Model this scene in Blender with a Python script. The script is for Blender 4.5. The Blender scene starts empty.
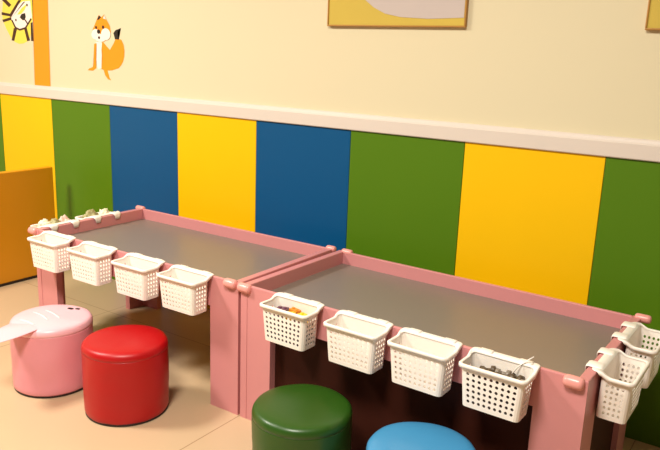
import bpy, bmesh, math, random
from mathutils import Vector, Matrix, noise
random.seed(7)
S = bpy.context.scene
COL = S.collection
R = math.radians

# ------------------------------------------------------------------ materials
def srgb(r, g, b):
    def f(c):
        c /= 255.0
        return c / 12.92 if c <= 0.04045 else ((c + 0.055) / 1.055) ** 2.4
    return (f(r), f(g), f(b), 1.0)

def mat(name, rgb, rough=0.5, var=0.0, scale=8.0, bump=0.0, bscale=60.0, spec=0.5, metal=0.0, sss=0.0, coat=0.0, alpha=1.0):
    m = bpy.data.materials.new(name); m.use_nodes = True
    nt = m.node_tree; n = nt.nodes; b = n['Principled BSDF']
    b.inputs['Roughness'].default_value = rough
    b.inputs['Metallic'].default_value = metal
    b.inputs['Specular IOR Level'].default_value = spec
    b.inputs['Coat Weight'].default_value = coat
    b.inputs['Coat Roughness'].default_value = 0.08
    b.inputs['Subsurface Weight'].default_value = sss
    b.inputs['Subsurface Radius'].default_value = (0.01, 0.008, 0.006)
    c = srgb(*rgb)
    tc = n.new('ShaderNodeTexCoord')
    nz = n.new('ShaderNodeTexNoise'); nz.inputs['Scale'].default_value = scale; nz.inputs['Detail'].default_value = 4
    nt.links.new(tc.outputs['Object'], nz.inputs['Vector'])
    mx = n.new('ShaderNodeMix'); mx.data_type = 'RGBA'
    mx.inputs['A'].default_value = tuple(x * (1 - var) for x in c[:3]) + (1,)
    mx.inputs['B'].default_value = tuple(min(1, x * (1 + var)) for x in c[:3]) + (1,)
    nt.links.new(nz.outputs['Fac'], mx.inputs['Factor'])
    nt.links.new(mx.outputs['Result'], b.inputs['Base Color'])
    if bump:
        n2 = n.new('ShaderNodeTexNoise'); n2.inputs['Scale'].default_value = bscale; n2.inputs['Detail'].default_value = 3
        nt.links.new(tc.outputs['Object'], n2.inputs['Vector'])
        bp = n.new('ShaderNodeBump'); bp.inputs['Strength'].default_value = bump; bp.inputs['Distance'].default_value = 0.004
        nt.links.new(n2.outputs['Fac'], bp.inputs['Height'])
        nt.links.new(bp.outputs['Normal'], b.inputs['Normal'])
    if alpha < 1:
        b.inputs['Alpha'].default_value = alpha
    return m

M = dict(
    cream=mat('cream_wall_paint', (222, 210, 176), 0.75, 0.015, 2),
    trim=mat('white_moulding', (222, 209, 198), 0.45, 0.02),
    green=mat('green_board', (82, 122, 14), 0.45, 0.03, 3, 0.03, 150, spec=0.25),
    blue=mat('blue_board', (0, 80, 130), 0.45, 0.03, 3, 0.03, 150, spec=0.25),
    yellow=mat('yellow_board', (248, 194, 0), 0.45, 0.03, 3, 0.03, 150, spec=0.25),
    orange=mat('orange_vinyl', (226, 150, 8), 0.4, 0.04, 4, 0.05, 90),
    pink=mat('pink_lacquered_board', (210, 138, 138), 0.38, 0.04, 5, 0.03, 120),
    pegpink=mat('pale_pink_plastic', (232, 156, 148), 0.3, 0.02),
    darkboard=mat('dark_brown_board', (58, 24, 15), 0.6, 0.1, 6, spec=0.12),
    grey=mat('grey_table_laminate', (128, 116, 108), 0.38, 0.03, 6, 0.02, 200),
    white=mat('white_basket_plastic', (250, 240, 230), 0.35, 0.01, 8, sss=0.08),
    red=mat('red_vinyl', (178, 0, 10), 0.42, 0.05, 5, 0.06, 30),
    rose=mat('pink_vinyl', (232, 150, 160), 0.36, 0.04, 5, 0.06, 30),
    rosetop=mat('pale_pink_vinyl', (246, 186, 194), 0.33, 0.03, 6, 0.06, 30),
    palestripe=mat('near_white_print', (252, 222, 222), 0.4),
    gvinyl=mat('green_vinyl', (40, 78, 16), 0.36, 0.06, 5, 0.06, 30),
    bvinyl=mat('blue_vinyl', (66, 140, 186), 0.3, 0.05, 5, 0.06, 30),
    dark=mat('dark_rubber', (40, 24, 20), 0.6, 0.05),
    black=mat('black_print', (34, 20, 18), 0.5),
    brown=mat('dark_brown_print', (66, 28, 18), 0.5),
    dorange=mat('orange_print', (252, 150, 10), 0.45, 0.02),
    dyellow=mat('lemon_print', (234, 218, 84), 0.45, 0.02),
    dwhite=mat('white_print', (252, 236, 226), 0.45),
    frame=mat('gold_brown_frame', (178, 126, 52), 0.4, 0.1, 20),
    mustard=mat('mustard_canvas', (204, 176, 70), 0.7, 0.08, 6, 0.1, 300),
    mauve=mat('greyish_mauve_paint', (196, 182, 176), 0.7, 0.03, 6),
    toyyellow=mat('yellow_toy', (244, 200, 30), 0.35), toyorange=mat('orange_toy', (226, 140, 40), 0.35),
    toypurple=mat('purple_toy', (110, 66, 84), 0.4), toybrown=mat('brown_toy', (74, 44, 36), 0.5),
    toydark=mat('dark_olive_toy', (84, 66, 44), 0.45), toygreyish=mat('grey_toy', (130, 118, 104), 0.35),
    pale=mat('pale_crumple', (236, 228, 196), 0.45, 0.08, 30, 0.2, 60), palepink=mat('pale_pink_crumple', (240, 206, 190), 0.45, 0.08, 30, 0.2, 60),
    olive=mat('olive_crumple', (170, 160, 110), 0.5, 0.3, 50, 0.2, 60),
    ceiling=mat('ceiling_paint', (196, 190, 180), 0.8),
)

def floor_mat():
    m = mat('beige_vinyl_floor', (198, 170, 136), 0.3, 0.06, 2.5, 0.02, 40)
    nt = m.node_tree; n = nt.nodes; b = n['Principled BSDF']
    tc = n.new('ShaderNodeTexCoord'); mp = n.new('ShaderNodeMapping')
    mp.inputs['Location'].default_value = (-0.945, 0.35, 0)
    nt.links.new(tc.outputs['Object'], mp.inputs['Vector'])
    br = n.new('ShaderNodeTexBrick'); br.offset = 0.0
    br.inputs['Scale'].default_value = 1.0
    br.inputs['Brick Width'].default_value = 1.2; br.inputs['Row Height'].default_value = 2.4
    br.inputs['Mortar Size'].default_value = 0.0022; br.inputs['Mortar Smooth'].default_value = 0.4
    br.inputs['Color1'].default_value = (1, 1, 1, 1); br.inputs['Color2'].default_value = (1, 1, 1, 1)
    br.inputs['Mortar'].default_value = (0.55, 0.45, 0.38, 1)
    nt.links.new(mp.outputs['Vector'], br.inputs['Vector'])
    src = b.inputs['Base Color'].links[0].from_socket
    mx = n.new('ShaderNodeMix'); mx.data_type = 'RGBA'; mx.blend_type = 'MULTIPLY'
    mx.inputs['Factor'].default_value = 1.0
    nt.links.new(src, mx.inputs['A']); nt.links.new(br.outputs['Color'], mx.inputs['B'])
    nt.links.new(mx.outputs['Result'], b.inputs['Base Color'])
    return m
M['floor'] = floor_mat()

# ------------------------------------------------------------------ helpers
def obj(name, bm, m, parent=None, smooth=False, bevel=0.0, seg=2, solid=0.0, sub=0):
    bmesh.ops.recalc_face_normals(bm, faces=bm.faces)
    me = bpy.data.meshes.new(name); bm.to_mesh(me); bm.free()
    me.materials.append(m)
    if smooth:
        for p in me.polygons: p.use_smooth = True
    o = bpy.data.objects.new(name, me); COL.objects.link(o)
    if solid:
        s = o.modifiers.new('solid', 'SOLIDIFY'); s.thickness = solid; s.offset = 0
    if bevel:
        b = o.modifiers.new('bevel', 'BEVEL'); b.width = bevel; b.segments = seg; b.limit_method = 'ANGLE'; b.angle_limit = R(40)
    if sub:
        s = o.modifiers.new('sub', 'SUBSURF'); s.levels = sub; s.render_levels = sub
    if parent: o.parent = parent
    return o

def tag(o, label=None, cat=None, group=None, kind=None):
    if label: o['label'] = label
    if cat: o['category'] = cat
    if group: o['group'] = group
    if kind: o['kind'] = kind
    return o

def empty(name, loc=(0, 0, 0), rz=0.0):
    o = bpy.data.objects.new(name, None); COL.objects.link(o)
    o.location = loc; o.rotation_euler = (0, 0, rz); o.empty_display_size = 0.05
    return o

def copy_tree(o, parent=None):
    c = o.copy(); COL.objects.link(c)
    if parent: c.parent = parent
    for ch in list(o.children): copy_tree(ch, c)
    return c

def box(bm, x0, x1, y0, y1, z0, z1):
    v = [bm.verts.new(p) for p in ((x0,y0,z0),(x1,y0,z0),(x1,y1,z0),(x0,y1,z0),(x0,y0,z1),(x1,y0,z1),(x1,y1,z1),(x0,y1,z1))]
    for f in ((0,3,2,1),(4,5,6,7),(0,1,5,4),(1,2,6,5),(2,3,7,6),(3,0,4,7)): bm.faces.new([v[i] for i in f])

def prism(bm, pts, a, b, axis='z'):
    """pts: 2-D outline. axis z -> (x,y) extruded a..b; axis y -> (x,z) extruded a..b."""
    def P(p, t): return (p[0], p[1], t) if axis == 'z' else (p[0], t, p[1])
    lo = [bm.verts.new(P(p, a)) for p in pts]; hi = [bm.verts.new(P(p, b)) for p in pts]
    bm.faces.new(lo); bm.faces.new(hi[::-1])
    n = len(pts)
    for i in range(n): bm.faces.new((lo[i], hi[i], hi[(i+1) % n], lo[(i+1) % n]))

def lathe(bm, prof, seg=72, fn=None, cap=True):
    rings = []
    for r, z in prof:
        ring = []
        for k in range(seg):
            a = 2*math.pi*k/seg
            p = Vector((r*math.cos(a), r*math.sin(a), z))
            if fn: p = fn(p)
            ring.append(bm.verts.new(p))
        rings.append(ring)
    for a, b in zip(rings, rings[1:]):
        for k in range(seg): bm.faces.new((a[k], a[(k+1) % seg], b[(k+1) % seg], b[k]))
    if cap:
        bm.faces.new(rings[0][::-1]); bm.faces.new(rings[-1])

def tube(bm, pts, r, seg=8):
    pts = [Vector(p) for p in pts]; rings = []
    for i, p in enumerate(pts):
        d = (pts[min(i+1, len(pts)-1)] - pts[max(i-1, 0)]).normalized()
        u = d.orthogonal().normalized(); w = d.cross(u)
        rings.append([bm.verts.new(p + r*(math.cos(2*math.pi*k/seg)*u + math.sin(2*math.pi*k/seg)*w)) for k in range(seg)])
    for a, b in zip(rings, rings[1:]):
        for k in range(seg): bm.faces.new((a[k], a[(k+1) % seg], b[(k+1) % seg], b[k]))
    bm.faces.new(rings[0][::-1]); bm.faces.new(rings[-1])

# ------------------------------------------------------------------ setting
bm = bmesh.new(); box(bm, -3.2, 4.2, -4.2, 0.156, -0.1, 0.0); tag(obj('floor', bm, M['floor']), kind='structure')
bm = bmesh.new(); box(bm, -3.2, 4.2, 0.006, 0.156, 0.0, 2.8); tag(obj('wall_back', bm, M['cream']), kind='structure')
bm = bmesh.new(); box(bm, -3.2, 4.2, -4.2, 0.156, 2.8, 2.9); tag(obj('ceiling', bm, M['ceiling']), kind='structure')
bm = bmesh.new(); box(bm, -3.35, -3.2, -4.2, 0.156, 0.0, 2.8); tag(obj('wall_left', bm, M['cream']), kind='structure')
# moulding that caps the coloured boards
bm = bmesh.new()
prism(bm, [(0.006, 0.9777), (-0.014, 0.9777), (-0.017, 0.981), (-0.017, 1.028), (-0.012, 1.034), (-0.010, 1.041), (-0.006, 1.0458), (0.006, 1.0458)], -3.2, 4.2, 'z')
for v in bm.verts: v.co = Vector((v.co.z, v.co.x, v.co.y))
tag(obj('trim_1', bm, M['trim']), kind='structure')

# coloured wall boards
PW = 0.51006; X0 = -1.64456
boards = [(-1, 'green', 'sliver of green wall board at the far left edge, left of the leftmost yellow board'),
          (0, 'yellow', 'leftmost yellow wall board, beneath the lion sticker and behind the orange padded panel'),
          (1, 'green', 'green wall board between the leftmost yellow board and a blue one, beneath the squirrel sticker'),
          (2, 'blue', 'left blue wall board, behind the back left corner of the left table'),
          (3, 'yellow', 'yellow wall board between the two blue boards'),
          (4, 'blue', 'right blue wall board, behind the joint of the two pink tables'),
          (5, 'green', 'green wall board between the right blue board and the rightmost yellow board'),
          (6, 'yellow', 'rightmost yellow wall board, behind the right table under the mustard picture'),
          (7, 'green', 'rightmost green wall board, behind the baskets on the right table end')]
bm = bmesh.new(); box(bm, 0.0008, PW - 0.0008, -0.006, 0.006, 0.0, 0.9777)
proto = obj('wall_board', bm, M['green'], bevel=0.0018)
boardmesh = {}
for c in ('green', 'yellow', 'blue'):
    me = proto.data.copy(); me.materials.clear(); me.materials.append(M[c]); boardmesh[c] = me
for i, (k, c, lab) in enumerate(boards):
    o = proto if i == 0 else proto.copy()
    if i: COL.objects.link(o)
    o.data = boardmesh[c]; o.location = (X0 + k*PW, 0, 0)
    tag(o, lab, 'wall board', 'coloured boards along the lower wall')

# ------------------------------------------------------------------ wall stickers
def decal(name, pts, m, lvl, parent, cls=0):
    """flat vinyl piece on the plaster; lvl = layer of film"""
    if cls:
        # round the outline (Chaikin)
        for _ in range(cls):
            q = []
            for i, p in enumerate(pts):
                n = pts[(i+1) % len(pts)]
                q += [(0.75*p[0]+0.25*n[0], 0.75*p[1]+0.25*n[1]), (0.25*p[0]+0.75*n[0], 0.25*p[1]+0.75*n[1])]
            pts = q
    bm = bmesh.new()
    prism(bm, pts, 0.0058 - 0.0006*(lvl-1) if lvl > 1 else 0.006, 0.006 - 0.0006*lvl, 'y')
    bmesh.ops.triangulate(bm, faces=[f for f in bm.faces if len(f.verts) > 4])
    return obj(name, bm, m, parent)
def disc(c, r, sx=1.0):
    return [(c[0] + sx*r*math.cos(t*math.pi/8), c[1] + r*math.sin(t*math.pi/8)) for t in range(16)]

sq = empty('squirrel_sticker', (0, 0, 0))
tag(sq, 'orange cartoon squirrel sticker on the cream wall above the moulding', 'wall sticker')
decal('foot', [(-0.6761,1.1594),(-0.6435,1.1577),(-0.6291,1.1192),(-0.6169,1.1052),(-0.6425,1.1102),(-0.6642,1.1301)], M['dorange'], 1, sq)
decal('body', [(-0.6644,1.2959),(-0.618,1.2613),(-0.5843,1.2975),(-0.5672,1.323),(-0.5250,1.3150),(-0.5085,1.290),(-0.5030,1.262),(-0.5060,1.232),(-0.5160,1.2065),(-0.532,1.187),(-0.553,1.171),(-0.6077,1.1573),(-0.6644,1.155),(-0.6919,1.1612),(-0.6825,1.2082),(-0.686,1.2596),(-0.6774,1.3057)], M['dorange'], 2, sq)
decal('tail_tip', [(-0.5733,1.316),(-0.5846,1.3478),(-0.5672,1.362),(-0.5259,1.3723),(-0.5519,1.3532),(-0.5516,1.345),(-0.5330,1.352),(-0.5440,1.3152)], M['black'], 3, sq)
decal('belly', [(-0.7302,1.2995),(-0.6774,1.3057),(-0.6866,1.2493),(-0.6825,1.2082),(-0.6933,1.1642),(-0.7217,1.16),(-0.732,1.2066),(-0.7328,1.2481)], M['dwhite'], 1, sq)
decal('arm', [(-0.7437,1.290),(-0.7237,1.2936),(-0.7328,1.2481),(-0.7354,1.2065),(-0.7347,1.1647),(-0.7623,1.15),(-0.8062,1.1503),(-0.7955,1.1592),(-0.7628,1.1689),(-0.752,1.2059),(-0.7494,1.2476)], M['dorange'], 2, sq)
hd = decal('head', [(-0.7267,1.397),(-0.7087,1.4224),(-0.6964,1.4375),(-0.6761,1.4264),(-0.6528,1.4404),(-0.6381,1.4174),(-0.6114,1.3825),(-0.6051,1.3525),(-0.631,1.3169),(-0.6723,1.2988),(-0.7129,1.3022),(-0.7481,1.32),(-0.7647,1.3455),(-0.7448,1.3714)], M['dorange'], 3, sq)
decal('ear', [(-0.7125,1.4123),(-0.6952,1.4355),(-0.6781,1.4264),(-0.6945,1.4143)], M['black'], 4, hd)
decal('ear', [(-0.6634,1.4204),(-0.6517,1.4364),(-0.6396,1.4154)], M['palestripe'], 4, hd)
decal('chin', [(-0.69 + 0.046*math.cos(t*math.pi/10), 1.3215 + 0.0205*math.sin(t*math.pi/10)) for t in range(20)], M['dwhite'], 4, hd)
decal('cheek', [(-0.7255 + 0.036*math.cos(t*math.pi/10), 1.3390 + 0.027*math.sin(t*math.pi/10)) for t in range(20)], M['dwhite'], 5, hd)
decal('cheek', [(-0.6440 + 0.037*math.cos(t*math.pi/10), 1.3410 + 0.030*math.sin(t*math.pi/10)) for t in range(20)], M['dwhite'], 6, hd)
decal('eye', disc((-0.7201, 1.3746), 0.0075), M['black'], 7, hd)
decal('eye', disc((-0.663, 1.3761), 0.009), M['brown'], 7, hd)
decal('nose', disc((-0.7001, 1.3534), 0.0115, 1.15), M['black'], 7, hd)
decal('mouth', disc((-0.6985, 1.3229), 0.007, 1.1), M['brown'], 7, hd)

def rebase(o, c):
    o.location = c
    for ch in o.children: ch.location = (-c[0], -c[1], -c[2])
rebase(sq, (-0.64, 0.006, 1.105))

li = empty('lion_sticker', (0, 0, 0))
tag(li, 'yellow maned lion sticker with a white face at the top left of the wall', 'wall sticker')
decal('mane', [(-1.5473,1.5825),(-1.4245,1.6019),(-1.2803,1.5628),(-1.2762,1.4471),(-1.2935,1.374),(-1.3206,1.2996),(-1.4089,1.2717),(-1.4874,1.2891),(-1.5238,1.3266),(-1.5595,1.3719),(-1.5874,1.4251),(-1.572,1.4931)], M['dyellow'], 1, li, 1)
lf = decal('face', [(-1.4815,1.4551),(-1.4239,1.4919),(-1.369,1.5134),(-1.2955,1.5162),(-1.2856,1.4253),(-1.331,1.3848),(-1.3859,1.3598),(-1.4452,1.3638),(-1.4818,1.3951),(-1.4958,1.4251)], M['dwhite'], 2, li)
decal('brow_patch', [(-1.4298,1.4401),(-1.3796,1.4768),(-1.3252,1.4998),(-1.3548,1.4657),(-1.3898,1.4437)], M['dyellow'], 3, lf)
decal('nose', [(-1.405,1.4252),(-1.3833,1.4437),(-1.3501,1.4488),(-1.3457,1.4289),(-1.3568,1.4105),(-1.3779,1.4089)], M['black'], 4, lf)
decal('stripe', [(-1.5137,1.4342),(-1.4074,1.5212),(-1.3813,1.5209),(-1.4918,1.4251)], M['brown'], 3, lf)
decal('stripe', [(-1.4800,1.4266),(-1.3640,1.5062),(-1.3396,1.5132),(-1.462,1.4386)], M['brown'], 4, lf)
decal('jaw_line', [(-1.4935,1.4101),(-1.4799,1.4117),(-1.4484,1.3705),(-1.4122,1.3611),(-1.3586,1.3705),(-1.2988,1.4216),(-1.2919,1.4143),(-1.353,1.3616),(-1.4134,1.3506),(-1.4599,1.3637)], M['brown'], 3, lf)
decal('mouth', [(-1.3593,1.412),(-1.3487,1.4135),(-1.3251,1.3914),(-1.3335,1.3855)], M['brown'], 5, lf)
decal('eye', disc((-1.4439, 1.4102), 0.007), M['brown'], 5, lf)
decal('eye', disc((-1.326, 1.4926), 0.007), M['brown'], 5, lf)
for q in ([(-1.5769,1.4539),(-1.503,1.4439),(-1.5005,1.4311),(-1.5788,1.4387)], [(-1.5753,1.4114),(-1.4985,1.4251),(-1.4974,1.4116),(-1.5672,1.3985)],
          [(-1.4723,1.3613),(-1.4458,1.3578),(-1.4759,1.2954),(-1.4972,1.298)], [(-1.366,1.3623),(-1.3458,1.3676),(-1.3243,1.3011),(-1.3469,1.2969)],
          [(-1.3021,1.3901),(-1.2879,1.3924),(-1.2892,1.3002),(-1.3063,1.2999)], [(-1.5683,1.5231),(-1.5338,1.5264),(-1.4901,1.4961),(-1.5116,1.4851)]):
    cx_, cz_ = sum(a for a, b in q)/4, sum(b for a, b in q)/4
    q = [(cx_ + 1.22*(a-cx_), cz_ + 1.12*(b-cz_)) for a, b in q]
    decal('mane_stripe', q, M['brown'], 2, li)
rebase(li, (-1.43, 0.006, 1.272))
st = decal('orange_strip_sticker', [(-1.298, 1.0458), (-1.148, 1.0458), (-1.130, 1.50), (-1.114, 1.95), (-1.252, 1.95), (-1.268, 1.50)], M['dorange'], 3, None)
tag(st, 'plain orange upright strip sticker between the lion and the squirrel', 'wall sticker')

# ------------------------------------------------------------------ pictures
def picture(x0, x1, z0, z1, label, blob):
    r = empty('framed_picture', ((x0+x1)/2, 0.006, z0)); w = (x1-x0)/2; h = z1-z0
    tag(r, label, 'picture', 'framed pictures high on the wall')
    bm = bmesh.new(); t = 0.006
    for a in ((-w, w, 0, t), (-w, w, h-t, h), (-w, -w+t, t, h-t), (w-t, w, t, h-t)): box(bm, a[0], a[1], -0.018, 0, a[2], a[3])
    obj('picture_frame', bm, M['frame'], r, bevel=0.002)
    bm = bmesh.new(); box(bm, -w+t, w-t, -0.014, 0, t, h-t); cv = obj('canvas', bm, M['mustard'], r)
    bm = bmesh.new(); prism(bm, blob, -0.0155, -0.0142, 'y'); bmesh.ops.triangulate(bm, faces=[f for f in bm.faces if len(f.verts) > 4])
    obj('painted_shape', bm, M['mauve'], cv)
# shape: rounded greyish field, flat below, running out to the right edge
bl = [(0.297, 0.034), (0.153, 0.030), (0.036, 0.036), (-0.035, 0.049), (-0.088, 0.073), (-0.126, 0.10), (-0.160, 0.16), (-0.165, 0.23), (-0.12, 0.31), (-0.03, 0.36), (0.08, 0.38), (0.19, 0.37), (0.297, 0.34)]
picture(0.771, 1.382, 1.391, 1.85, 'mustard picture with a rounded grey shape, hanging above the rightmost yellow board', bl)
picture(1.994, 2.605, 1.388, 1.847, 'corner of a mustard picture cut off by the right edge, hanging on the wall', bl)

# ------------------------------------------------------------------ padded panel at the left
pp = empty('padded_panel', (-1.005, -0.7, 0))
tag(pp, 'orange yellow upright padded panel standing on the floor beside the left table', 'padded panel')
bm = bmesh.new(); box(bm, -0.02, 0.02, -0.58, 0.58, 0.012, 0.615)
bmesh.ops.subdivide_edges(bm, edges=bm.edges, cuts=6, use_grid_fill=True)
obj('padded_cover', bm, M['orange'], pp, bevel=0.008, seg=3)
bm = bmesh.new(); box(bm, -0.022, 0.022, -0.575, 0.575, 0.0, 0.014); obj('base_strip', bm, M['dark'], pp)

# ------------------------------------------------------------------ tables
def make_table(W, D, H, pegs, loc, rz, inner):
    r = empty('activity_table', loc, rz)                     # origin: front left corner on the floor
    top, za = 0.45, 0.388
    TR, TE, G = 0.013, 0.028, 0.0015                         # long rails, end boards, reveal of the long rails
    bm = bmesh.new(); box(bm, TE, W-TE, TR+G, D-TR-G, top-0.018, top); obj('tabletop', bm, M['grey'], r)
    for (a, b, c, d) in ((TE, W-TE, G, TR+G), (TE, W-TE, D-TR-G, D-G), (0, TE, 0, D), (W-TE, W, 0, D)):
        bm = bmesh.new(); box(bm, a, b, c, d, za, H)
        bmesh.ops.bevel(bm, geom=[e for e in bm.edges if all(v.co.z > H-1e-6 for v in e.verts)], offset=0.003, segments=2, affect='EDGES', profile=0.5)
        obj('rail', bm, M['pink'], r)
    lw, lt = 0.133, 0.03
    for sx in (0, 1):
        for sy in (0, 1):
            ls = 0.115
            q = [(0, 0), (TE, 0), (TE, G), (lw, G), (lw, lt), (TE, lt), (TE, ls), (0, ls)]
            q = [((W-x) if sx else x, (D-y) if sy else y) for x, y in q]
            bm = bmesh.new(); prism(bm, q, 0.0, za, 'z')
            obj('leg', bm, M['pink'], r)
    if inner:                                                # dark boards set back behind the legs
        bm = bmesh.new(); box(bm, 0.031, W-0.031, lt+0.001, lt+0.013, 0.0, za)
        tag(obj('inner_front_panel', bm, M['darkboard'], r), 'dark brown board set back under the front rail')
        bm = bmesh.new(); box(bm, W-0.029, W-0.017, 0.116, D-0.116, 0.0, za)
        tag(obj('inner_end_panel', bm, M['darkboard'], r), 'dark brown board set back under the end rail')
    for (x, y, z, L, rad) in pegs:
        bm = bmesh.new()
        prof = [(0.35*rad, -L/2), (0.75*rad, -L/2+0.12*rad), (0.95*rad, -L/2+0.4*rad), (rad, -L/2+0.8*rad), (rad, L/2-0.8*rad), (0.95*rad, L/2-0.4*rad), (0.75*rad, L/2-0.12*rad), (0.35*rad, L/2)]
        lathe(bm, prof, 20)
        for v in bm.verts: v.co = Vector((v.co.z + x, v.co.x + y, v.co.y + z))
        obj('corner_peg', bm, M['pegpink'], r, smooth=True)
    return r
W1, W2, DD, HH = 1.15735, 1.17207, 0.59607, 0.5
A = Vector((-0.2191, -0.74666, 0)); RZ1 = 0.011542
B = Vector((0.9503, -0.7335, 0)); RZ2 = -0.01608
t1 = make_table(W1, DD, HH, [(-0.012, 0.004, 0.489, 0.052, 0.0172), (W1-0.035, 0.0, 0.491, 0.056, 0.0172), (0.0, DD-0.004, 0.497, 0.055, 0.0135), (W1-0.012, DD-0.002, 0.497, 0.045, 0.0135)], A, RZ1, False)
tag(t1, 'left pink activity table with a recessed grey top, nearer the orange panel', 'table', 'pink activity tables along the wall')
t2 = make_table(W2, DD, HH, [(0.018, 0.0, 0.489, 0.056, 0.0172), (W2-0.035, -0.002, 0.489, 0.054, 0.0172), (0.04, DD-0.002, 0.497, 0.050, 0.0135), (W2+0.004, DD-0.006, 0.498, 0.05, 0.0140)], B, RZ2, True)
tag(t2, 'right pink activity table with a recessed grey top, nearer the right edge', 'table', 'pink activity tables along the wall')

# ------------------------------------------------------------------ baskets
# local frame: back of basket rests on the plane y=0 of the board, basket towards -y, z=0 at rim top
def rrect(w, y0, y1, rad, ns, nd, na=3):
    """stations round a rounded rectangle: list of (x, y), and the list of run kinds"""
    hw = w/2; pts = []; kinds = []
    def arc(cx, cy, a0):
        for k in range(na):
            a = a0 + (math.pi/2)*k/na
            pts.append((cx + rad*math.cos(a), cy + rad*math.sin(a))); kinds.append('c')
    def run(p, q, n, k):
        for i in range(n):
            t = i/n; pts.append((p[0]+(q[0]-p[0])*t, p[1]+(q[1]-p[1])*t)); kinds.append(k)
    # y0 = front (more negative), y1 = back ; go counter-clockwise from front left
    run((-hw+rad, y0), (hw-rad, y0), ns, 'h'); arc(hw-rad, y0+rad, -math.pi/2)
    run((hw, y0+rad), (hw, y1-rad), nd, 'h'); arc(hw-rad, y1-rad, 0)
    run((hw-rad, y1), (-hw+rad, y1), ns, 's'); arc(-hw+rad, y1-rad, math.pi/2)
    run((-hw, y1-rad), (-hw, y0+rad), nd, 'h'); arc(-hw+rad, y0+rad, math.pi)
    return pts, kinds

NS, ND, NR = 9, 4, 6
BH = 0.121
def basket_body():
    top, kinds = rrect(0.176, -0.0875, -0.011, 0.012, NS, ND)
    bot, _ = rrect(0.157, -0.081, -0.007, 0.012, NS, ND)
    rows = [0.0, 0.075] + [0.075 + (0.86-0.075)*i/NR for i in range(1, NR+1)] + [1.0]
    bm = bmesh.new(); n = len(top); grid = []
    for t in rows:
        grid.append([bm.verts.new((bot[i][0]+(top[i][0]-bot[i][0])*t, bot[i][1]+(top[i][1]-bot[i][1])*t, -BH + BH*t + lift(top[i][1])*max(0.0, (t-0.8)/0.2))) for i in range(n)])
    for j in range(len(rows)-1):
        for i in range(n):
            c = [grid[j][i], grid[j][(i+1) % n], grid[j+1][(i+1) % n], grid[j+1][i]]
            if kinds[i] == 'h' and 1 <= j <= NR:
                o = []
                for k in range(8):
                    a = -math.pi/2 - math.pi/8 + k*math.pi/4
                    u, v = 0.5+0.29*math.cos(a), 0.5+0.31*math.sin(a)
                    o.append(bm.verts.new(c[0].co*(1-u)*(1-v) + c[1].co*u*(1-v) + c[2].co*u*v + c[3].co*(1-u)*v))
                for s in range(4):
                    bm.faces.new((c[s], c[(s+1) % 4], o[2*s+1], o[2*s]))
                    bm.faces.new((c[(s+1) % 4], o[(2*s+2) % 8], o[2*s+1]))
            else:
                bm.faces.new(c)
    bm.faces.new(grid[0][::-1])
    return bm
def lift(y):
    t = min(1.0, max(0.0, (y + 0.034)/0.026)); return 0.0115*t*t*(3-2*t)
def basket_rim(short=True):
    bm = bmesh.new(); loops = []; yb = 0.0175 if short else 0.015
    for (w, y0, y1, z, rad) in ((0.174, -0.0865, -0.012, -0.004, 0.012), (0.176, -0.0875, -0.011, 0.0, 0.013), (0.186, -0.0925, yb-0.004, 0.0008, 0.014), (0.190, -0.0945, yb, -0.001, 0.016), (0.190, -0.0945, yb, -0.0095, 0.016)):
        p, _ = rrect(w, y0, y1, rad, 8, 12, 6)
        loops.append([bm.verts.new((x, y, z + lift(y) + (0.0075 if -0.004 < y < 0.0158 and z < -0.005 else 0))) for x, y in p])
    for a, b in zip(loops, loops[1:]):
        n = len(a)
        for k in range(n): bm.faces.new((a[k], a[(k+1) % n], b[(k+1) % n], b[k]))
    return bm
def basket_hook(xc, short=True):
    """raised saddle over the rail with a tongue hanging inside"""
    bm = bmesh.new(); e = 0.0 if short else 0.0145
    prof = [(-0.010, 0.0085), (-0.007, 0.0125), (-0.002, 0.0145), (0.013+e, 0.0147), (0.0185+e, 0.0125), (0.0200+e, 0.002), (0.0190+e, -0.014)]
    rows = []
    for q, (y, z) in enumerate(prof):
        w = 0.021 if q < 5 else 0.021 - 0.005*(q-4)
        rows.append([bm.verts.new((xc+s*w, y, z - (0.003 if abs(s) == 1 and q < 5 else 0))) for s in (-1, -0.7, 0, 0.7, 1)])
    for a, b in zip(rows, rows[1:]):
        for k in range(4): bm.faces.new((a[k], a[k+1], b[k+1], b[k]))
    return bm
def make_basket(short=True):
    r = empty('basket')
    obj('basket_body', basket_body(), M['white'], r, solid=0.0018)
    obj('rim', basket_rim(short), M['white'], r, smooth=True, solid=0.0018)
    obj('hook', basket_hook(-0.056, short), M['white'], r, smooth=True, solid=0.002)
    obj('hook', basket_hook(0.056, short), M['white'], r, smooth=True, solid=0.002)
    return r
ZR = 0.4918
def frame(o, rz): return Vector((math.cos(rz), math.sin(rz), 0)), Vector((-math.sin(rz), math.cos(rz), 0))
b0 = make_basket(); b1 = make_basket(False)
e1, n1 = frame(A, RZ1); e2, n2 = frame(B, RZ2)
spots = []
GF1, GF2, GL, GR = 'baskets on the front rail of the left table', 'baskets on the front rail of the right table', 'baskets on the left end of the left table', 'baskets on the right end of the right table'
for s, lab in ((0.1741, 'leftmost white basket on the front rail of the left table, above its left leg'),
               (0.4323, 'second white basket from the left on the front rail of the left table'),
               (0.6974, 'third white basket from the left on the front rail of the left table'),
               (0.9417, 'fourth white basket on the left table front, beside the joint of the two tables')):
    spots.append((A + e1*s, RZ1, lab, GF1))
for s, lab in ((0.2537, 'white basket of yellow and purple toys, leftmost on the right table front'),
               (0.5065, 'empty white basket behind the green stool, second on the right table front'),
               (0.7302, 'empty white basket above the blue stool, third on the right table front'),
               (0.9515, 'white basket of dark bits with a white stick, fourth on the right table front')):
    spots.append((B + e2*s, RZ2, lab, GF2))
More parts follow.
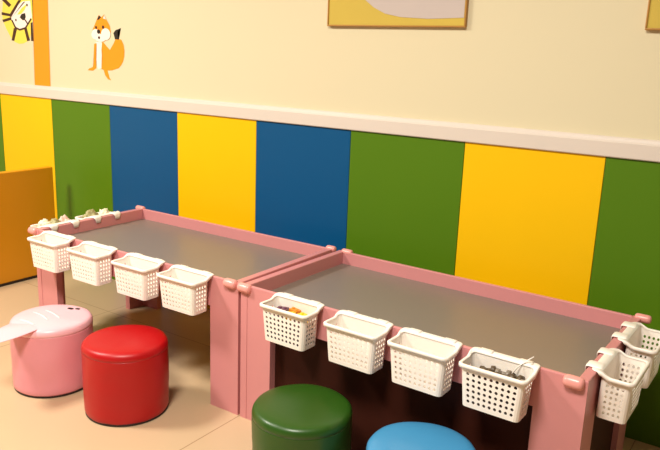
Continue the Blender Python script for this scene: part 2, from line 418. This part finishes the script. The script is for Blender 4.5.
for y, lab in ((0.131, 'front white basket with pale contents hung outside the left end of the left table'),
               (0.364, 'back white basket with olive contents hung outside the left end of the left table')):
    spots.append((A + n1*y, RZ1 - math.pi/2, lab, GL))
BR = B + e2*W2
for y, lab in ((0.167, 'nearer white basket hung on the right end of the right table, beside its corner peg'),
               (0.430, 'farther white basket on the right end, against the rightmost green board')):
    spots.append((BR + n2*y, RZ2 + math.pi/2, lab, GR))
baskets = []
for i, (p, rz, lab, g) in enumerate(spots):
    o = b0 if i == 0 else b1 if i == 8 else copy_tree(b0 if i < 8 else b1)
    o.location = (p.x, p.y, ZR); o.rotation_euler = (0, 0, rz)
    tag(o, lab, 'basket', g); baskets.append((p, rz))

def inb(i, x, y, z):
    p, rz = baskets[i]; u, v = frame(p, rz)
    q = p + u*x + v*y
    return (q.x, q.y, ZR + z)

# contents: blocks in the first basket of the right table
def brick(L, D, H):
    bm = bmesh.new(); box(bm, -L/2, L/2, -D/2, D/2, 0, H)
    for k in (-1, 1):
        b2 = bmesh.new(); lathe(b2, [(0.0055, H-0.0005), (0.0055, H+0.003), (0.0045, H+0.004)], 12)
        for v in b2.verts: v.co.x += k*L/4
        me = bpy.data.meshes.new('t'); b2.to_mesh(me); b2.free(); bm.from_mesh(me); bpy.data.meshes.remove(me)
    return bm
bz = -BH + 0.0012
def put_brick(i, x, y, z, rz, m, label, group, size=(0.044, 0.03, 0.036)):
    o = obj('toy_block', brick(*size), m, bevel=0.0015)
    o.location = inb(i, x, y, z); o.rotation_euler = (0, 0, baskets[i][1] + rz)
    tag(o, label, 'toy', group)
for lay in range(2):
    for cx in (-1, 0, 1):
        for cy in (0, 1):
            put_brick(4, cx*0.047, -0.028 - cy*0.034, bz + lay*0.0405, 0, M['toypurple'] if (cx+cy+lay) % 2 else M['toybrown'],
                      'dark toy block buried in the heap of the basket of yellow and purple toys', 'dark blocks under the yellow toys')
zt = bz + 2*0.0405
for x, y, rz, m, lab, s in ((-0.040, -0.036, 0.3, 'toypurple', 'purple toy block at the left of the heap in the yellow toy basket', (0.036, 0.026, 0.022)),
                            (0.002, -0.024, -0.25, 'toyorange', 'orange toy block at the back of the heap in the yellow toy basket', (0.036, 0.022, 0.024)),
                            (0.008, -0.056, 0.4, 'toyyellow', 'yellow toy block at the front of the heap in its basket', (0.030, 0.024, 0.022)),
                            (0.050, -0.042, -0.35, 'toyyellow', 'yellow toy block at the right of the heap in its basket', (0.038, 0.026, 0.022))):
    put_brick(4, x, y, zt, rz, M[m], lab, 'toy blocks on top of the heap', s)

# contents: small dark bits in the fourth basket of the right table
def peg_piece(L, r):
    bm = bmesh.new()
    lathe(bm, [(0.6*r, -L/2), (r, -L/2+0.002), (r, -L/2+0.3*L), (0.55*r, -L/2+0.34*L), (0.55*r, L/2-0.3*L), (1.25*r, L/2-0.26*L), (1.25*r, L/2-0.02*L), (0.8*r, L/2)], 14)
    for v in bm.verts: v.co = Vector((v.co.z, v.co.x, v.co.y))
    return bm
for lay in range(2):
    for cx in (-1, 0, 1):
        for cy in (0, 1):
            put_brick(7, cx*0.047, -0.028 - cy*0.034, bz + lay*0.0405, 0, M['toybrown'],
                      'dark brown block buried in the heap of the basket with the white stick', 'dark blocks under the dark pegs')
pg = None
for k, (x, y, rz, m) in enumerate(((-0.035, -0.028, 0.5, 0), (-0.012, -0.046, -0.4, 0), (0.006, -0.022, 0.1, 1), (0.026, -0.048, 0.9, 0), (0.044, -0.026, -0.3, 0), (0.056, -0.056, 0.3, 1), (-0.045, -0.06, 1.2, 0))):
    o = obj('toy_peg', peg_piece(0.042, 0.0105), M['toygreyish'] if m else M['toydark'], smooth=True)
    o.location = inb(7, x, y, zt + 0.0125); o.rotation_euler = (0, 0, baskets[7][1] + rz)
    tag(o, 'grey peg among the dark ones in the basket with the white stick' if m else 'dark olive peg on top of the heap beside the white stick', 'toy', 'grey pegs in the basket with the white stick' if m else 'dark pegs in the basket with the white stick')
bm = bmesh.new(); tube(bm, [(0, 0, 0), (0.012, 0.009, 0.022), (0.030, 0.022, 0.042), (0.046, 0.034, 0.055)], 0.0017)
o = obj('thin_stick', bm, M['white'], smooth=True); o.location = inb(7, 0.030, -0.030, zt + 0.017); o.rotation_euler = (0, 0, RZ2)
tag(o, 'thin white stick leaning out of the basket of dark bits', 'stick')

# crumpled pale contents of the two baskets at the left end
def crumple(rx, ry, rz, seed):
    bm = bmesh.new(); bmesh.ops.create_icosphere(bm, subdivisions=4, radius=1)
    for v in bm.verts:
        d = v.co.normalized(); q = d*2.2 + Vector((seed*3.1, seed*1.7, seed))
        k = 1 + 0.3*noise.noise(q) + 0.2*noise.noise(q*2.7) + 0.1*noise.noise(q*6)
        v.co = Vector((d.x*rx*k, d.y*ry*k, max(-rz*0.9, d.z*rz*k)))
    return bm
for i, x, y, z, r, m, sd, lab in ((8, 0.050, -0.047, -0.006, (0.028, 0.026, 0.034), 'pale', 1, 'pale crumpled bundle at the front of the front basket on the left end'),
                                  (8, 0.000, -0.049, -0.010, (0.026, 0.025, 0.032), 'olive', 5, 'olive crumpled bundle in the middle of the front basket on the left end'),
                                  (8, -0.050, -0.047, -0.008, (0.027, 0.026, 0.034), 'palepink', 9, 'pinkish crumpled bundle at the back of the front basket on the left end'),
                                  (9, 0.036, -0.048, -0.006, (0.036, 0.026, 0.036), 'olive', 12, 'olive crumpled bundle at the front of the back basket on the left end'),
                                  (9, -0.044, -0.048, -0.010, (0.034, 0.026, 0.034), 'pale', 17, 'pale crumpled bundle at the back of the back basket on the left end')):
    # filling below the visible top reaches the basket floor
    bm = crumple(*r, sd)
    for v in bm.verts:
        if v.co.z <= -r[2]*0.55: v.co.z = bz + 0.0003 - z + (v.co.z + r[2]*0.9)*0.2; v.co.x *= 0.8; v.co.y *= 0.85
    o = obj('crumpled_bundle', bm, M[m], smooth=True)
    o.location = inb(i, x, y, z); o.rotation_euler = (0, 0, baskets[i][1]); tag(o, lab, 'bundle')

# ------------------------------------------------------------------ stools
def make_stool(x, y, r, h, body, topm, label, seed, rz=0.0):
    s = empty('round_stool', (x, y, 0), rz); tag(s, label, 'stool', 'round vinyl stools')
    def fn(p):
        a = Vector((p.x*9, p.y*9, p.z*11 + seed*5))
        rr = Vector((p.x, p.y, 0)); k = 1 + 0.020*noise.noise(a) + 0.008*noise.noise(a*2.3)
        return Vector((p.x*k, p.y*k, p.z))
    bm = bmesh.new()
    lathe(bm, [(r*0.95, 0.0), (r*0.978, 0.002), (r*0.978, 0.009), (r*0.96, 0.011)], 64); obj('base', bm, M['dark'], s, smooth=False)
    prof = [(r*0.972, 0.008), (r*0.988, 0.014)] + [(r*(0.988 + 0.009*t + 0.004*math.sin(t*math.pi)), 0.016 + (h-0.034-0.016)*t) for t in [i/14 for i in range(1, 15)]] + [(r*0.997, h-0.030)]
    bm = bmesh.new(); lathe(bm, prof, 96, fn); obj('side_cover', bm, body, s, smooth=True)
    def ft(p):
        q = fn(p); a = Vector((p.x*7, p.y*7, seed*3)); k = max(0.0, 1 - (p.x**2+p.y**2)/(r*r))
        q.z += 0.006*noise.noise(a)*min(1, k*2); return q
    prof = [(r*0.985, h-0.031), (r*0.999, h-0.0295), (r*1.0, h-0.021), (r*0.985, h-0.012), (r*0.955, h-0.005), (r*0.90, h-0.001), (r*0.8, h+0.002), (r*0.6, h+0.004), (r*0.35, h+0.005), (r*0.12, h+0.0055), (r*0.02, h+0.0055)]
    bm = bmesh.new(); lathe(bm, prof, 96, ft); tp = obj('seat_top', bm, topm, s, smooth=True)
    bm = bmesh.new(); pts = [(r*0.992*math.cos(2*math.pi*k/72), r*0.992*math.sin(2*math.pi*k/72), h-0.0295) for k in range(73)]
    pts = [tuple(fn(Vector(p))) for p in pts]
    tube(bm, pts, 0.0012, 6); obj('piping', bm, body, s, smooth=True)
    return s, tp, fn
SR, SH = 0.1495, 0.2685
make_stool(0.585, -0.9345, SR, SH, M['red'], M['red'], 'glossy red round vinyl stool in front of the left table', 1)
sp, sptop, _ = make_stool(0.2045, -0.9705, SR, SH, M['rose'], M['rosetop'], 'pink round vinyl stool with a flap, leftmost of the stools', 2)
make_stool(1.3717, -0.9347, SR, SH, M['gvinyl'], M['gvinyl'], 'dark green round vinyl stool before the right table, under the first baskets', 3)
make_stool(1.7623, -0.9271, SR, SH, M['bvinyl'], M['bvinyl'], 'blue round stool, only its top showing at the bottom edge', 4)
# flap at the left of the pink stool's seat
bm = bmesh.new(); fl = []
for i in range(9):
    t = i/8
    hw = 0.078 - 0.040*t**1.4
    fl.append([bm.verts.new((0.0 + 0.030*t + s*hw, -0.085 - 0.165*t, SH - 0.001 + 0.010*t*(1-t) - 0.006*t**1.6 - 0.004*abs(s)**2*(1-t) + 0.004*math.sin(s*2+t*4))) for s in (-1, -0.6, -0.2, 0.2, 0.6, 1)])
for a, b in zip(fl, fl[1:]):
    for k in range(5): bm.faces.new((a[k], a[k+1], b[k+1], b[k]))
obj('flap', bm, M['rosetop'], sp, smooth=True, solid=0.004, sub=1)
def on_top(x, y):
    rho = math.hypot(x, y)/SR
    pr = [(0, 0.0055), (0.35, 0.005), (0.6, 0.004), (0.8, 0.002), (0.9, -0.001), (0.955, -0.005)]
    z = pr[-1][1]
    for (a, za_), (b, zb) in zip(pr, pr[1:]):
        if a <= rho <= b: z = za_ + (zb-za_)*(rho-a)/(b-a)
    k = max(0.0, 1 - rho*rho)
    return (x, y, SH + z + 0.006*noise.noise(Vector((x*7, y*7, 6)))*min(1, k*2) + 0.0006)
def print_strip(name, p, q, w, m, bow=0.0):
    bm = bmesh.new(); rows = []; d = Vector((q[0]-p[0], q[1]-p[1])); n = Vector((-d.y, d.x)).normalized()
    for i in range(13):
        t = i/12; c = Vector(p) + d*t + n*bow*math.sin(math.pi*t); ww = w*math.sqrt(max(0.02, 1-(2*t-1)**4))
        rows.append([bm.verts.new(on_top(*(c + n*ww*s))) for s in (-1, 0, 1)])
    for a, b in zip(rows, rows[1:]):
        for k in range(2): bm.faces.new((a[k], a[k+1], b[k+1], b[k]))
    return obj(name, bm, m, sptop, smooth=True, solid=0.0012)
print_strip('pale_stripe', (-0.045, -0.103), (0.036, -0.096), 0.004, M['palestripe'], 0.004)
print_strip('pale_stripe', (-0.079, -0.025), (0.036, -0.039), 0.004, M['palestripe'], 0.006)
print_strip('pale_stripe', (-0.063, 0.018), (0.052, 0.001), 0.004, M['palestripe'], 0.006)
print_strip('dark_mark', (-0.026, 0.092), (0.000, 0.097), 0.008, M['black'])
print_strip('dark_mark', (0.000, 0.108), (0.020, 0.113), 0.007, M['black'])

# ------------------------------------------------------------------ light
def area(name, loc, rot, sx, sy, power, col):
    l = bpy.data.lights.new(name, 'AREA'); l.shape = 'RECTANGLE'; l.size = sx; l.size_y = sy; l.energy = power; l.color = col
    o = bpy.data.objects.new(name, l); COL.objects.link(o); o.location = loc; o.rotation_euler = rot; return o
WARM = (1.0, 0.955, 0.86)
area('ceiling_lamp', (-1.0, -2.2, 2.75), (0, 0, 0), 0.6, 0.6, 132, WARM)
area('ceiling_lamp', (1.6, -2.4, 2.75), (0, 0, 0), 0.6, 0.6, 104, WARM)
w = bpy.data.worlds.new('World'); S.world = w; w.use_nodes = True
w.node_tree.nodes['Background'].inputs['Color'].default_value = (1.0, 0.9, 0.78, 1)
w.node_tree.nodes['Background'].inputs['Strength'].default_value = 0.08

# ------------------------------------------------------------------ camera
cd = bpy.data.cameras.new('camera'); cam = bpy.data.objects.new('camera', cd); COL.objects.link(cam)
cd.sensor_fit = 'HORIZONTAL'; cd.sensor_width = 36; cd.lens = 36*705.2254/660; cd.clip_start = 0.05
r_ = Vector((0.82408909, 0.56527897, 0.03656301)); u_ = Vector((-0.16072155, 0.17143702, 0.97199688)); w_ = Vector((-0.54318114, 0.80688849, -0.23213189))
mtx = Matrix(((r_.x, u_.x, -w_.x, 2.48511866), (r_.y, u_.y, -w_.y, -2.48011397), (r_.z, u_.z, -w_.z, 1.26997665), (0, 0, 0, 1)))
cam.matrix_world = mtx
S.camera = cam
S.view_settings.view_transform = 'Standard'; S.view_settings.look = 'None'; S.view_settings.gamma = 1.0
S.view_settings.use_curve_mapping = False
S.view_settings.exposure = 0.0
